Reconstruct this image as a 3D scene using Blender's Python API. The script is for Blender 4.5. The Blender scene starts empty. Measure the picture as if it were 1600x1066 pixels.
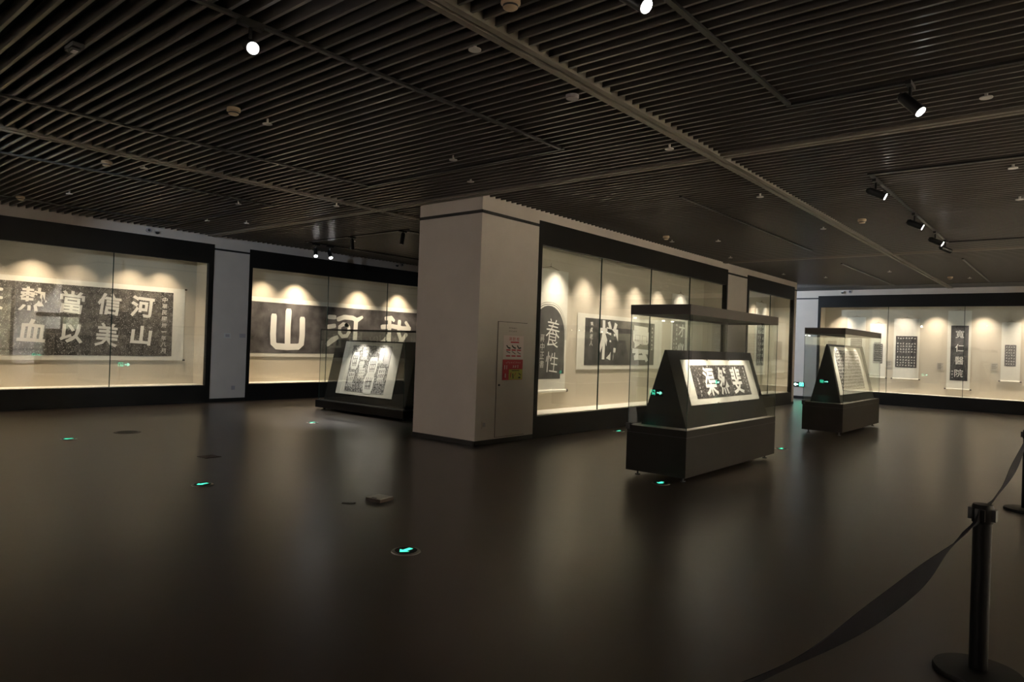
import bpy, bmesh, math, random
from mathutils import Matrix, Vector, Euler
R = math.radians
SC = bpy.context.scene
COL = SC.collection
random.seed(7)

# ------------------------------------------------------------------ camera
def cam_axes(yaw, pitch, roll):
    cy, sy = math.cos(yaw), math.sin(yaw)
    f = Vector((-sy*math.cos(pitch), cy*math.cos(pitch), math.sin(pitch)))
    r = Vector((cy, sy, 0)); u = r.cross(f)
    r2 = math.cos(roll)*r + math.sin(roll)*u
    u2 = -math.sin(roll)*r + math.cos(roll)*u
    return r2, u2, f
CAMZ = 1.65
cr, cu, cf = cam_axes(R(39.962), R(0.296), R(1.972))
cd = bpy.data.cameras.new('camera'); cam = bpy.data.objects.new('camera', cd); COL.objects.link(cam)
cd.sensor_width = 36; cd.lens = 24.177; cd.clip_start = .05; cd.clip_end = 200
cam.matrix_world = Matrix(((cr.x, cu.x, -cf.x, 0), (cr.y, cu.y, -cf.y, 0), (cr.z, cu.z, -cf.z, CAMZ), (0, 0, 0, 1)))
SC.camera = cam

# ------------------------------------------------------------------ world, exposure
w = bpy.data.worlds.new('world'); SC.world = w; w.use_nodes = True
w.node_tree.nodes['Background'].inputs[0].default_value = (.01, .01, .01, 1)
w.node_tree.nodes['Background'].inputs[1].default_value = .1
vs = SC.view_settings
vs.view_transform = 'Standard'; vs.look = 'None'; vs.gamma = 1; vs.use_curve_mapping = False
vs.exposure = 2.1
SC.cycles.max_bounces = 10; SC.cycles.transparent_max_bounces = 24
SC.cycles.sample_clamp_indirect = 4.0
# lamp powers (W)
P_CASE = 84.0        # wall-case scallop lamps
P_FREE = 17.0        # pin lamps of the tall cases, and the low case's added lights
P_TRACK = 1400.0      # ceiling track spotlights
WARM = (1.0, .80, .58); NEUT = (1.0, .95, .90); COOL = (.70, .84, 1.0)

# ------------------------------------------------------------------ materials
def nt(name):
    m = bpy.data.materials.new(name); m.use_nodes = True
    n = m.node_tree; return m, n, n.nodes['Principled BSDF'], n.links
def flat(name, col, rough=.6, metal=0, spec=.5, noise=0.0, nscale=8, bump=0.0):
    m, n, b, l = nt(name)
    b.inputs['Base Color'].default_value = (*col, 1); b.inputs['Roughness'].default_value = rough
    b.inputs['Metallic'].default_value = metal; b.inputs['Specular IOR Level'].default_value = spec
    if noise or bump:
        tc = n.nodes.new('ShaderNodeTexCoord'); t = n.nodes.new('ShaderNodeTexNoise')
        t.inputs['Scale'].default_value = nscale; t.inputs['Detail'].default_value = 5
        l.new(tc.outputs['Object'], t.inputs['Vector'])
        if noise:
            rp = n.nodes.new('ShaderNodeValToRGB')
            rp.color_ramp.elements[0].position = .3; rp.color_ramp.elements[1].position = .7
            rp.color_ramp.elements[0].color = (*[c*(1-noise) for c in col], 1)
            rp.color_ramp.elements[1].color = (*[min(1, c*(1+noise)) for c in col], 1)
            l.new(t.outputs['Fac'], rp.inputs['Fac']); l.new(rp.outputs['Color'], b.inputs['Base Color'])
        if bump:
            bp = n.nodes.new('ShaderNodeBump'); bp.inputs['Strength'].default_value = bump
            bp.inputs['Distance'].default_value = .01
            l.new(t.outputs['Fac'], bp.inputs['Height']); l.new(bp.outputs['Normal'], b.inputs['Normal'])
    return m
def emit(name, col, s):
    m, n, b, l = nt(name)
    b.inputs['Base Color'].default_value = (*[c*.5 for c in col], 1)
    b.inputs['Emission Color'].default_value = (*col, 1); b.inputs['Emission Strength'].default_value = s
    return m
def glass_mat(name, tint=(.97, .985, .975)):
    m = bpy.data.materials.new(name); m.use_nodes = True; n = m.node_tree; n.nodes.clear(); l = n.links
    o = n.nodes.new('ShaderNodeOutputMaterial'); mx = n.nodes.new('ShaderNodeMixShader')
    tr = n.nodes.new('ShaderNodeBsdfTransparent'); tr.inputs[0].default_value = (*tint, 1)
    gl = n.nodes.new('ShaderNodeBsdfGlossy'); gl.inputs['Roughness'].default_value = .0
    gl.inputs['Color'].default_value = (.95, 1, .98, 1)
    fr = n.nodes.new('ShaderNodeFresnel'); 
    ge = n.nodes.new('ShaderNodeNewGeometry'); mr = n.nodes.new('ShaderNodeMapRange')   # both faces of the pane see air outside
    mr.inputs[3].default_value = 1.5; mr.inputs[4].default_value = 1/1.5
    l.new(ge.outputs['Backfacing'], mr.inputs[0]); l.new(mr.outputs[0], fr.inputs['IOR'])
    l.new(fr.outputs[0], mx.inputs[0]); l.new(tr.outputs[0], mx.inputs[1]); l.new(gl.outputs[0], mx.inputs[2])
    l.new(mx.outputs[0], o.inputs[0])
    return m
def floor_mat():
    m, n, b, l = nt('resin_floor')
    tc = n.nodes.new('ShaderNodeTexCoord')
    mp = n.nodes.new('ShaderNodeMapping'); mp.inputs['Scale'].default_value = (.55, .2, 1)
    l.new(tc.outputs['Object'], mp.inputs['Vector'])
    a = n.nodes.new('ShaderNodeTexNoise'); a.inputs['Scale'].default_value = 1.6; a.inputs['Detail'].default_value = 6
    l.new(mp.outputs['Vector'], a.inputs['Vector'])
    r1 = n.nodes.new('ShaderNodeValToRGB'); e = r1.color_ramp.elements
    e[0].position = .32; e[0].color = (.066, .050, .038, 1); e[1].position = .70; e[1].color = (.074, .057, .044, 1)
    l.new(a.outputs['Fac'], r1.inputs['Fac']); l.new(r1.outputs['Color'], b.inputs['Base Color'])
    b.inputs['Roughness'].default_value = .285
    s = n.nodes.new('ShaderNodeTexNoise'); s.inputs['Scale'].default_value = 3; s.inputs['Detail'].default_value = 3
    l.new(tc.outputs['Object'], s.inputs['Vector'])
    bp = n.nodes.new('ShaderNodeBump'); bp.inputs['Strength'].default_value = .05; bp.inputs['Distance'].default_value = .02
    l.new(s.outputs['Fac'], bp.inputs['Height']); l.new(bp.outputs['Normal'], b.inputs['Normal'])
    b.inputs['Specular IOR Level'].default_value = .75
    return m
def rub_mat(name, dark, mid, speck=(.42, .40, .37), spos=.66, scale=9, sscale=70, brick=None, worm=False):
    """ink rubbing: mottled ink, pale specks, optional stone-block seams"""
    m, n, b, l = nt(name); b.inputs['Roughness'].default_value = .8
    tc = n.nodes.new('ShaderNodeTexCoord')
    a = n.nodes.new('ShaderNodeTexNoise'); a.inputs['Scale'].default_value = scale; a.inputs['Detail'].default_value = 8
    l.new(tc.outputs['Object'], a.inputs['Vector'])
    r1 = n.nodes.new('ShaderNodeValToRGB'); e = r1.color_ramp.elements
    e[0].position = .34; e[0].color = (*dark, 1); e[1].position = .68; e[1].color = (*mid, 1)
    l.new(a.outputs['Fac'], r1.inputs['Fac']); cur = r1.outputs['Color']
    if brick:
        mp = n.nodes.new('ShaderNodeMapping'); mp.inputs['Rotation'].default_value = (R(90), 0, 0)
        l.new(tc.outputs['Object'], mp.inputs['Vector'])
        k = n.nodes.new('ShaderNodeTexBrick'); k.inputs['Scale'].default_value = 1
        k.inputs['Brick Width'].default_value = brick[0]; k.inputs['Row Height'].default_value = brick[1]
        k.inputs['Mortar Size'].default_value = .006; k.inputs['Bias'].default_value = .1
        k.inputs['Color1'].default_value = (.55, .55, .55, 1); k.inputs['Color2'].default_value = (1.3, 1.25, 1.2, 1)
        k.inputs['Mortar'].default_value = (1.8, 1.7, 1.6, 1)
        l.new(mp.outputs['Vector'], k.inputs['Vector'])
        mu = n.nodes.new('ShaderNodeMix'); mu.data_type = 'RGBA'; mu.blend_type = 'MULTIPLY'; mu.inputs['Factor'].default_value = 1.0
        l.new(cur, mu.inputs['A']); l.new(k.outputs['Color'], mu.inputs['B']); cur = mu.outputs['Result']
    s = n.nodes.new('ShaderNodeTexNoise'); s.inputs['Scale'].default_value = sscale; s.inputs['Detail'].default_value = 3 if not worm else 1
    if worm: s.inputs['Distortion'].default_value = 1.5
    l.new(tc.outputs['Object'], s.inputs['Vector'])
    r2 = n.nodes.new('ShaderNodeValToRGB'); e = r2.color_ramp.elements
    e[0].position = spos; e[0].color = (0, 0, 0, 1); e[1].position = spos+.05; e[1].color = (1, 1, 1, 1)
    l.new(s.outputs['Fac'], r2.inputs['Fac'])
    mx = n.nodes.new('ShaderNodeMix'); mx.data_type = 'RGBA'
    l.new(r2.outputs['Color'], mx.inputs['Factor']); l.new(cur, mx.inputs['A']); mx.inputs['B'].default_value = (*speck, 1)
    l.new(mx.outputs['Result'], b.inputs['Base Color'])
    return m
M = dict(
    wall=flat('wall_paint', (.60, .535, .48), .75, noise=.03, nscale=3),
    trim=flat('dark_trim', (.018, .016, .015), .5),
    base=flat('baseboard_black', (.012, .011, .010), .4),
    frame=flat('case_frame_dark_bronze', (.011, .0098, .0092), .45, spec=.25, noise=.15, nscale=2),
    fabric=flat('case_fabric', (.60, .535, .43), .9, noise=.04, nscale=60, bump=.05),
    sill=flat('case_sill_cream', (.80, .76, .68), .6),
    paper=flat('mounting_paper', (.76, .73, .65), .85, noise=.03, nscale=12),
    pale=flat('pale_lettering', (.70, .67, .61), .85, noise=.05, nscale=30),
    palebr=flat('bright_lettering', (.80, .78, .73), .8),
    ink=flat('ink_strokes', (.05, .047, .045), .85),
    knob=flat('roller_knob', (.035, .022, .016), .4),
    cord=flat('cord', (.10, .07, .05), .8),
    plinth=flat('plinth_dark_brown', (.018, .015, .0125), .5, spec=.2, noise=.1, nscale=3),
    cap=flat('case_cap_brown', (.066, .056, .050), .45, spec=.35),
    board=flat('black_display_board', (.006, .005, .005), .40, spec=.22),
    ptop=flat('plinth_top', (.46, .42, .36), .5),
    slat=flat('ceiling_slat', (.098, .088, .080), .30, spec=.6),
    plen=flat('plenum_black', (.010, .010, .010), .9),
    beam=flat('ceiling_beam', (.20, .178, .150), .5),
    groove=flat('beam_groove', (.02, .018, .016), .6),
    rail=flat('track_black', (.014, .013, .013), .4),
    lampb=flat('spot_body_black', (.012, .012, .012), .35),
    plast=flat('white_plastic', (.62, .60, .57), .45),
    cream=flat('aged_plastic', (.50, .38, .26), .5),
    lilac=flat('grey_plastic', (.40, .36, .38), .5),
    steel=flat('brushed_steel', (.45, .43, .40), .35, metal=1),
    dkgrey=flat('dark_grey', (.05, .05, .05), .5),
    post=flat('stanchion_black', (.006, .006, .006), .42, spec=.22),
    belt=flat('belt_webbing', (.014, .0125, .0165), .9, spec=.1, noise=.1, nscale=200),
    door=flat('hydrant_door', (.59, .525, .47), .6),
    seam=flat('seam_dark', (.06, .05, .045), .8),
    poster=flat('poster_pink_white', (.72, .60, .57), .5),
    red=flat('red_print', (.50, .030, .040), .5),
    yellow=flat('yellow_print', (.46, .42, .07), .5),
    label=flat('caption_grey', (.50, .45, .38), .8),
    lens=emit('lamp_lens', (1, .97, .93), 16),
    pin=emit('pin_lamp_lens', (1, .93, .82), 14),
    green=emit('exit_green', (.06, .90, .52), 3),
    greenw=emit('exit_green_bright', (.30, 1, .72), 4),
    glow=emit('floor_arrow_green', (.05, .75, .42), .6),
    edge=flat('glass_edge', (.02, .045, .040), .2),
    floor=floor_mat(), glass=glass_mat('case_glass'),
    rubA=rub_mat('rubbing_block_wall', (.030, .028, .025), (.135, .125, .112), spos=.60, scale=7, sscale=55, brick=(.72, .56)),
    rubB=rub_mat('rubbing_cloudy', (.030, .028, .029), (.150, .135, .138), spos=.68, scale=3, sscale=60),
    rubC=rub_mat('rubbing_speckled', (.022, .018, .016), (.050, .042, .038), speck=(.62, .58, .52), spos=.60, scale=12, sscale=60),
    rubD=rub_mat('rubbing_worm', (.022, .020, .019), (.09, .085, .08), speck=(.62, .60, .57), spos=.50, scale=14, sscale=42, worm=True),
    rubE=rub_mat('rubbing_smooth', (.050, .048, .045), (.105, .100, .093), spos=.74, scale=4, sscale=90),
    rubF=rub_mat('rubbing_dense', (.028, .026, .028), (.060, .055, .056), spos=.66, scale=20, sscale=60),
    rubG=rub_mat('rubbing_grey', (.065, .06, .06), (.12, .11, .105), spos=.60, scale=20, sscale=60),
)

# ------------------------------------------------------------------ mesh helpers
class MB:
    def __init__(s): s.v = []; s.f = []
    def quad(s, pts):
        i = len(s.v); s.v += [tuple(p) for p in pts]; s.f.append(tuple(range(i, i+len(pts)))); return s
    def box(s, x0, x1, y0, y1, z0, z1):
        x0, x1 = sorted((x0, x1)); y0, y1 = sorted((y0, y1)); z0, z1 = sorted((z0, z1))
        i = len(s.v)
        s.v += [(x0,y0,z0),(x1,y0,z0),(x1,y1,z0),(x0,y1,z0),(x0,y0,z1),(x1,y0,z1),(x1,y1,z1),(x0,y1,z1)]
        s.f += [tuple(i+k for k in q) for q in ((3,2,1,0),(4,5,6,7),(0,1,5,4),(1,2,6,5),(2,3,7,6),(3,0,4,7))]
        return s
    def cyl(s, p, q, r0, r1=None, n=16, caps=True):
        r1 = r0 if r1 is None else r1
        p = Vector(p); q = Vector(q); d = (q-p).normalized()
        a = d.orthogonal().normalized(); b = d.cross(a); i = len(s.v)
        for c, r in ((p, r0), (q, r1)):
            for k in range(n):
                t = 2*math.pi*k/n; s.v.append(tuple(c + (a*math.cos(t) + b*math.sin(t))*r))
        for k in range(n):
            s.f.append((i+k, i+(k+1) % n, i+n+(k+1) % n, i+n+k))
        if caps: s.f += [tuple(i+k for k in reversed(range(n))), tuple(i+n+k for k in range(n))]
        return s
    def lathe(s, prof, c=(0,0,0), n=24):
        i = len(s.v); m = len(prof)
        for (r, z) in prof:
            for k in range(n):
                t = 2*math.pi*k/n; s.v.append((c[0]+r*math.cos(t), c[1]+r*math.sin(t), c[2]+z))
        for j in range(m-1):
            for k in range(n):
                s.f.append((i+j*n+k, i+j*n+(k+1) % n, i+(j+1)*n+(k+1) % n, i+(j+1)*n+k))
        s.f += [tuple(i+k for k in reversed(range(n))), tuple(i+(m-1)*n+k for k in range(n))]
        return s
    def prism(s, poly, axis, a0, a1):
        """poly: 2-D points in the plane normal to axis ('x','y','z'), extruded a0..a1"""
        def P(p, a): return {'x': (a, p[0], p[1]), 'y': (p[0], a, p[1]), 'z': (p[0], p[1], a)}[axis]
        n = len(poly); i = len(s.v)
        s.v += [P(p, a0) for p in poly] + [P(p, a1) for p in poly]
        s.f += [tuple(i+k for k in range(n)), tuple(i+n+k for k in reversed(range(n)))]
        s.f += [(i+(k+1) % n, i+k, i+n+k, i+n+(k+1) % n) for k in range(n)]
        return s
    def stroke(s, pts, w, y=0.0, cap=True, taper=None):
        """flat brush stroke in the local x-z plane; w width or list of widths"""
        s.k = getattr(s, 'k', 0)+1; y = y-.00025*(s.k % 8)
        n = len(pts); ws = w if isinstance(w, (list, tuple)) else [w]*n
        L, Rr = [], []
        for k in range(n):
            a = Vector(pts[max(0, k-1)]); b = Vector(pts[min(n-1, k+1)]); d = (b-a)
            d = d.normalized() if d.length else Vector((1, 0)); nn = Vector((-d.y, d.x))*ws[k]/2
            L.append(Vector(pts[k])+nn); Rr.append(Vector(pts[k])-nn)
        poly = list(L)
        if cap:
            d = (Vector(pts[-1])-Vector(pts[-2])).normalized()*ws[-1]/2
            poly += [L[-1]+d*.7-(L[-1]-Rr[-1])*.15, Rr[-1]+d*.7+(L[-1]-Rr[-1])*.15]
        poly += list(reversed(Rr))
        if cap:
            d = (Vector(pts[0])-Vector(pts[1])).normalized()*ws[0]/2
            poly += [Rr[0]+d*.7+(L[0]-Rr[0])*.15, L[0]+d*.7-(L[0]-Rr[0])*.15]
        # quads along the stroke plus end caps (keeps concave bends clean)
        i = len(s.v)
        for k in range(n): s.v += [(L[k].x, y, L[k].y), (Rr[k].x, y, Rr[k].y)]
        for k in range(n-1): s.f.append((i+2*k+1, i+2*k+3, i+2*k+2, i+2*k))
        if cap:
            for a, b, c in ((n-1, n-2, 1), (0, 1, -1)):
                d = (Vector(pts[a])-Vector(pts[b])).normalized()*ws[a]/2
                l, r = L[a], Rr[a]; e = l-r
                self_pts = [l, l+d*.75-e*.16, r+d*.75+e*.16, r]
                if c > 0: self_pts.reverse()
                s.quad([(p.x, y, p.y) for p in self_pts])
        return s
    def build(s, name, mat, parent=None, smooth=False):
        me = bpy.data.meshes.new(name); me.from_pydata(s.v, [], s.f); me.update()
        if smooth:
            for p in me.polygons: p.use_smooth = True
            me.set_sharp_from_angle(angle=R(40))
        return link(name, me, mat, parent)
def link(name, me, mat, parent=None):
    if isinstance(mat, str): mat = M[mat]
    if not me.materials: me.materials.append(mat)
    o = bpy.data.objects.new(name, me); COL.objects.link(o)
    if parent is not None: o.parent = parent
    return o
def tag(o, label=None, cat=None, group=None, kind=None):
    if label: o['label'] = label
    if cat: o['category'] = cat
    if group: o['group'] = group
    if kind: o['kind'] = kind
    return o
def empty(name, loc, rot=(0,0,0)):
    o = bpy.data.objects.new(name, None); COL.objects.link(o); o.empty_display_size = .1
    o.location = loc; o.rotation_euler = rot; return o
def struct(name, mb, mat, label, cat='wall', parent=None):
    o = mb.build(name, mat, parent)
    if parent is None: tag(o, label, cat, kind='structure')
    return o
def spot(name, loc, target, power, col, angle, blend=.6, rad=.03, parent=None):
    ld = bpy.data.lights.new(name, 'SPOT'); ld.energy = power; ld.color = col
    ld.spot_size = R(angle); ld.spot_blend = blend; ld.shadow_soft_size = rad
    o = bpy.data.objects.new(name, ld); COL.objects.link(o); o.location = loc
    o.rotation_euler = (Vector(target)-Vector(loc)).to_track_quat('-Z', 'Y').to_euler()
    if parent is not None:
        o.parent = parent; o.matrix_parent_inverse = parent_matrix(parent).inverted()
    return o
def parent_matrix(p):
    return Matrix.LocRotScale(p.location, p.rotation_euler, (1, 1, 1))

_tc = {}
def glyphs(body, weight=0.0):
    """outline of one or more characters as (verts2d, faces), lower-left normalised to its own bounding box"""
    key = (body, weight)
    if key in _tc: return _tc[key]
    c = bpy.data.curves.new('glyph', 'FONT'); c.body = body; c.fill_mode = 'FRONT'; c.resolution_u = 2; c.offset = weight
    o = bpy.data.objects.new('glyph', c); COL.objects.link(o)
    dg = bpy.context.evaluated_depsgraph_get()
    me = bpy.data.meshes.new_from_object(o.evaluated_get(dg))
    v = [(p.co.x, p.co.y) for p in me.vertices]; f = [tuple(p.vertices) for p in me.polygons]
    bpy.data.objects.remove(o); bpy.data.curves.remove(c); bpy.data.meshes.remove(me)
    x0 = min(a for a, _ in v); x1 = max(a for a, _ in v); y0 = min(b for _, b in v); y1 = max(b for _, b in v)
    v = [((a-x0)/max(1e-6, x1-x0), (b-y0)/max(1e-6, y1-y0)) for a, b in v]
    _tc[key] = (v, f); return _tc[key]
def char(mb, body, cx, cz, wd, ht, y, weight=0.0, shear=0.0, wob=0.0):
    v, f = glyphs(body, weight); i = len(mb.v)
    for a, b in v:
        x = cx+(a-.5)*wd+shear*(b-.5)*ht; z = cz+(b-.5)*ht
        if wob: z += wob*math.sin(a*3.1+1)*ht; x += wob*.5*math.sin(b*4)*wd
        mb.v.append((x, y, z))
    mb.f += [tuple(i+k for k in q) for q in f]
    return mb
def scribble(mb, cx, cz, s, y, n=5, th=.16, rnd=random):
    """an illegible little character: a few short strokes inside a square cell"""
    for k in range(n):
        t = rnd.random()
        if t < .38:
            z = cz+rnd.uniform(-.42, .42)*s; a = cx-rnd.uniform(.1, .38)*s; b = cx+rnd.uniform(.1, .38)*s
            mb.stroke([(a, z), (b, z+.06*s)], th*s, y, cap=False)
        elif t < .8:
            x = cx+rnd.uniform(-.36, .36)*s; a = cz+rnd.uniform(.1, .45)*s; b = cz-rnd.uniform(.1, .45)*s
            mb.stroke([(x, a), (x+rnd.uniform(-.06, .06)*s, b)], th*s, y, cap=False)
        else:
            d = rnd.choice((-1, 1)); x = cx+rnd.uniform(-.15, .15)*s
            mb.stroke([(x, cz+.1*s), (x+d*.32*s, cz-.36*s)], th*s, y, cap=False)
    return mb

# ------------------------------------------------------------------ structure
XL, XM, XP, YB, XR, YF = -16.3, -7.5, -8.97, 26.7, 3.6, -6.0
ZC = 4.03            # slat bottoms
ZT = 4.16            # plenum board
DEP = .62            # wall case depth
struct('floor', MB().box(XL-.8, XR+.8, YF-.3, YB+.9, -.12, 0), 'floor', 'polished dark brown resin floor of the gallery', 'floor')

def wall_boxes(name, boxes, label):
    mb = MB()
    for b in boxes: mb.box(*b)
    return struct(name, mb, 'wall', label)
wl = wall_boxes('wall_left', [
    (XL-.7, XL, YF, .8, 0, ZT), (XL-.7, XL, 8.10, 9.02, 0, ZT), (XL-.7, XL, 17.6, YB, 0, ZT),
    (XL-.7, XL, .8, 8.10, 3.83, ZT), (XL-.7, XL, 9.02, 17.6, 3.83, ZT)], 'white painted wall around the two long left wall cases')
wc = wall_boxes('wall_center', [
    (XP, XM, 8.10, 9.60, 0, ZT), (XP, XM, 17.92, 19.32, 0, ZT), (XP, XM, 23.42, 23.66, 0, ZT),
    (XP, XM, 9.60, 17.92, 3.87, ZT), (XP, XM, 19.32, 23.42, 3.87, ZT), (XP, XM-DEP-.08, 9.60, 17.92, 0, 3.87), (XP, XM-DEP-.08, 19.32, 23.42, 0, 3.87)],
    'beige free-standing wall block with square pillar and dark wall cases')
wb = wall_boxes('wall_back', [
    (XL, -7.68, YB, YB+.8, 0, ZT), (-7.68, 2.2, YB, YB+.8, 3.83, ZT), (2.2, XR, YB, YB+.8, 0, ZT)], 'grey painted back wall around the scroll case')
wr = wall_boxes('wall_right', [
    (XR, XR+.7, YF, 2.6, 0, ZT), (XR, XR+.7, 9.1, 10.9, 0, ZT), (XR, XR+.7, 23.6, YB, 0, ZT),
    (XR, XR+.7, 2.6, 9.1, 3.83, ZT), (XR, XR+.7, 10.9, 23.6, 3.83, ZT)], 'white painted wall opposite the pillar')
wf = wall_boxes('wall_front', [(XL, XR, YF-.3, YF, 0, ZT)], 'white painted wall at the near end of the gallery')
wp = wall_boxes('wall_pillar', [(XP, XM, YF, -.02, 0, ZT)], 'beige wall block opposite the square pillar, carrying an exit sign')

# dark trim line and baseboards
t = MB(); e = .006
for (y0, y1) in ((8.10-e, 9.60), (17.92, 19.32), (23.42, 23.66+e)): t.box(XM-.02, XM+e, y0, y1, 3.755, 3.805)
t.box(XP-e, XM+e, 8.10-e, 8.12, 3.755, 3.805); t.box(XP-e, XP+.02, 8.1, 23.66, 3.755, 3.805); t.box(XP-e, XM+e, 23.64, 23.66+e, 3.755, 3.805)
struct('trim_1', t, 'trim', 'thin dark trim line round the head of the pillar block', 'trim')
t = MB().box(XL-.02, XL+e, 8.10, 9.02, 3.70, 3.745)
struct('trim_2', t, 'trim', 'thin dark trim line across the narrow left wall column', 'trim')
t = MB().box(XL, -7.68, YB-e, YB+.02, 3.715, 3.765)
struct('trim_3', t, 'trim', 'thin dark trim line on the grey back wall', 'trim')
t = MB()
for (y0, y1) in ((8.10-e, 9.60), (17.92, 19.32), (23.42, 23.66+e)): t.box(XM-.02, XM+e, y0, y1, 0, .078)
t.box(XP-e, XM+e, 8.10-e, 8.12, 0, .078); t.box(XP-e, XP+.02, 8.1, 23.66, 0, .078); t.box(XP-e, XM+e, 23.64, 23.66+e, 0, .078)
struct('baseboard_center', t, 'base', 'black baseboard round the foot of the pillar block', 'baseboard')
struct('baseboard_left', MB().box(XL-.02, XL+e, 8.10, 9.02, 0, .085), 'base', 'black baseboard under the narrow left wall column', 'baseboard')
struct('baseboard_back', MB().box(XL, -7.68, YB-e, YB+.02, 0, .10), 'base', 'black baseboard along the grey back wall', 'baseboard')
struct('baseboard_right', MB().box(XR-e, XR+.02, 9.1, 10.9, 0, .09).box(XR-e, XR+.02, YF, 2.6, 0, .09), 'base', 'black baseboard along the right wall', 'baseboard')

# ceiling: plenum board, slats, beams
ceil = struct('ceiling', MB().box(XL-.7, XR+.7, YF-.3, YB+.8, ZT, ZT+.1), 'plen', 'dark slatted ceiling with beams over the gallery', 'ceiling')
BX = (-10.0, -3.54); BY = (-1.65, 8.0, 17.65); BW = .078
for k, x in enumerate(BX):
    segs = [(YF, 8.0-BW), (8.0+BW, 17.65-BW), (17.65+BW, YB)]
    bm_ = MB().box(x-BW, x-.018, YF, YB, ZC-.022, ZT).box(x+.018, x+BW, YF, YB, ZC-.022, ZT)
    b_ = bm_.build('beam', 'beam', ceil); MB().box(x-.018, x+.018, YF, YB, ZC+.01, ZT).build('beam_groove', 'groove', b_)
for k, y in enumerate(BY):
    for (x0, x1) in ((XL, BX[0]-BW), (BX[0]+BW, BX[1]-BW), (BX[1]+BW, XR)):
        parts_ = [(x0, x1)]
        if x0 < XM < x1 and y > 8.2: parts_ = [(x0, XP), (XM, x1)]
        for (a, b) in parts_:
            b_ = MB().box(a, b, y-BW, y-.018, ZC-.022, ZT).box(a, b, y+.018, y+BW, ZC-.022, ZT).build('beam', 'beam', ceil)
            MB().box(a, b, y-.018, y+.018, ZC+.01, ZT).build('beam_groove', 'groove', b_)
PITCH, SW, SH = .135, .027, .105
meshes = {}
far = MB(); nsl = 0
y = -5.9
rows = []
while y < 25.25:
    if all(abs(y-b) > BW+.03 for b in BY): rows.append(y)
    y += PITCH
for y in rows:
    spans = [(XL+.01, BX[0]-BW), (BX[1]+BW, XR-.01)]
    if y > 8.09 and y < 23.67: spans += [(BX[0]+BW, XP-.005), (XM+.005, BX[1]-BW)]
    elif y < 0: spans += [(BX[0]+BW, XP-.005), (XM+.005, BX[1]-BW)]
    else: spans += [(BX[0]+BW, BX[1]-BW)]
    for (a, b) in spans:
        if y < .6 or y > 12.1:
            far.box(a, b, y-SW/2, y+SW/2, ZC, ZC+SH); continue
        key = (round(a, 3), round(b, 3))
        if key not in meshes:
            o = MB().box(a, b, -SW/2, SW/2, 0, SH).build('slat', 'slat', ceil); meshes[key] = o.data
        else: o = link('slat', meshes[key], 'slat', ceil)
        o.location = (0, y, ZC); nsl += 1
fo = far.build('slat_field', 'slat', ceil); fo['kind'] = 'stuff'
MB().box(XL, XR, 25.3, YB, ZC, ZT).build('ceiling_panel', flat('plain_ceiling', (.075, .075, .078), .6), ceil)

# ------------------------------------------------------------------ built-in wall cases
def wall_case(name, label, facing, plane, u0, u1, joints, zt, zg0, zg1, lamps, jamb=.10, power=1.0, glow=WARM, cone=92):
    """facing '+x' (u runs along +y), '-x' (u along y) or '-y' (u along x). zt: header top; zg0..zg1 glass."""
    s = {'+x': -1, '-x': 1, '-y': 1}[facing]      # direction of depth
    ax = 'x' if 'x' in facing else 'y'
    def B(mb, u_0, u_1, d0, d1, z0, z1):
        a, b = plane+s*d0, plane+s*d1
        if ax == 'x': return mb.box(a, b, u_0, u_1, z0, z1)
        return mb.box(u_0, u_1, a, b, z0, z1)
    loc = (plane, (u0+u1)/2, 0) if ax == 'x' else ((u0+u1)/2, plane, 0)
    root = empty(name, loc); tag(root, label, 'display case')
    inv = Matrix.Translation(Vector(loc)).inverted()
    def put(n, mb, mat, par=None):
        mb.v = [tuple(inv @ Vector(p)) for p in mb.v] if par is None else [tuple(inv @ Vector(p)) for p in mb.v]
        return mb.build(n, mat, par or root)
    put('header', B(MB(), u0, u1, -.012, .10, zg1, zt), 'frame')
    put('base', B(MB(), u0, u1, -.012, .10, 0, zg0-.012), 'frame')
    put('jamb', B(MB(), u0, u0+jamb, -.012, .10, zg0-.012, zg1), 'frame')
    put('jamb', B(MB(), u1-jamb, u1, -.012, .10, zg0-.012, zg1), 'frame')
    put('back_panel', B(MB(), u0, u1, DEP, DEP+.03, .1, zt-.05), 'fabric')
    put('end_panel', B(MB(), u0+jamb-.03, u0+jamb, .101, DEP, zg0, zt-.05), 'fabric')
    put('end_panel', B(MB(), u1-jamb, u1-jamb+.03, .101, DEP, zg0, zt-.05), 'fabric')
    put('sill', B(MB(), u0+jamb, u1-jamb, .075, DEP, zg0-.05, zg0), 'sill')
    put('ceiling_board', B(MB(), u0+.03, u1-.03, .101, DEP, zt-.05, zt-.03), 'frame')
    js = [u0+jamb]+list(joints)+[u1-jamb]
    for a, b in zip(js, js[1:]):
        put('glass_pane', B(MB(), a+.003, b-.003, .035, .047, zg0, zg1), 'glass')
    for j in joints:
        put('pane_edge', B(MB(), j-.007, j+.007, .030, .052, zg0, zg1), 'edge')
    for (u, k) in lamps:
        zl = zg1+.10; a = plane+s*.14
        p = (a, u, zl) if ax == 'x' else (u, a, zl)
        b_ = plane+s*DEP; q = (b_, u, zg0+.25) if ax == 'x' else (u, b_, zg0+.25)
        d = (Vector(q)-Vector(p)).normalized()
        f = put('lamp', MB().cyl(Vector(p)-d*.10, Vector(p)-d*.006, .032, n=12), 'lampb')
        put('lamp_lens', MB().cyl(Vector(p)-d*.006, Vector(p)-d*.003, .026, n=12), 'pin', f)
        spot('case_lamp', Vector(p), q, P_CASE*power*k, glow, cone, 1.0, .03, root)
    return root
def lin(a, b, n): return [a+(b-a)*k/(n-1) for k in range(n)]
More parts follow.
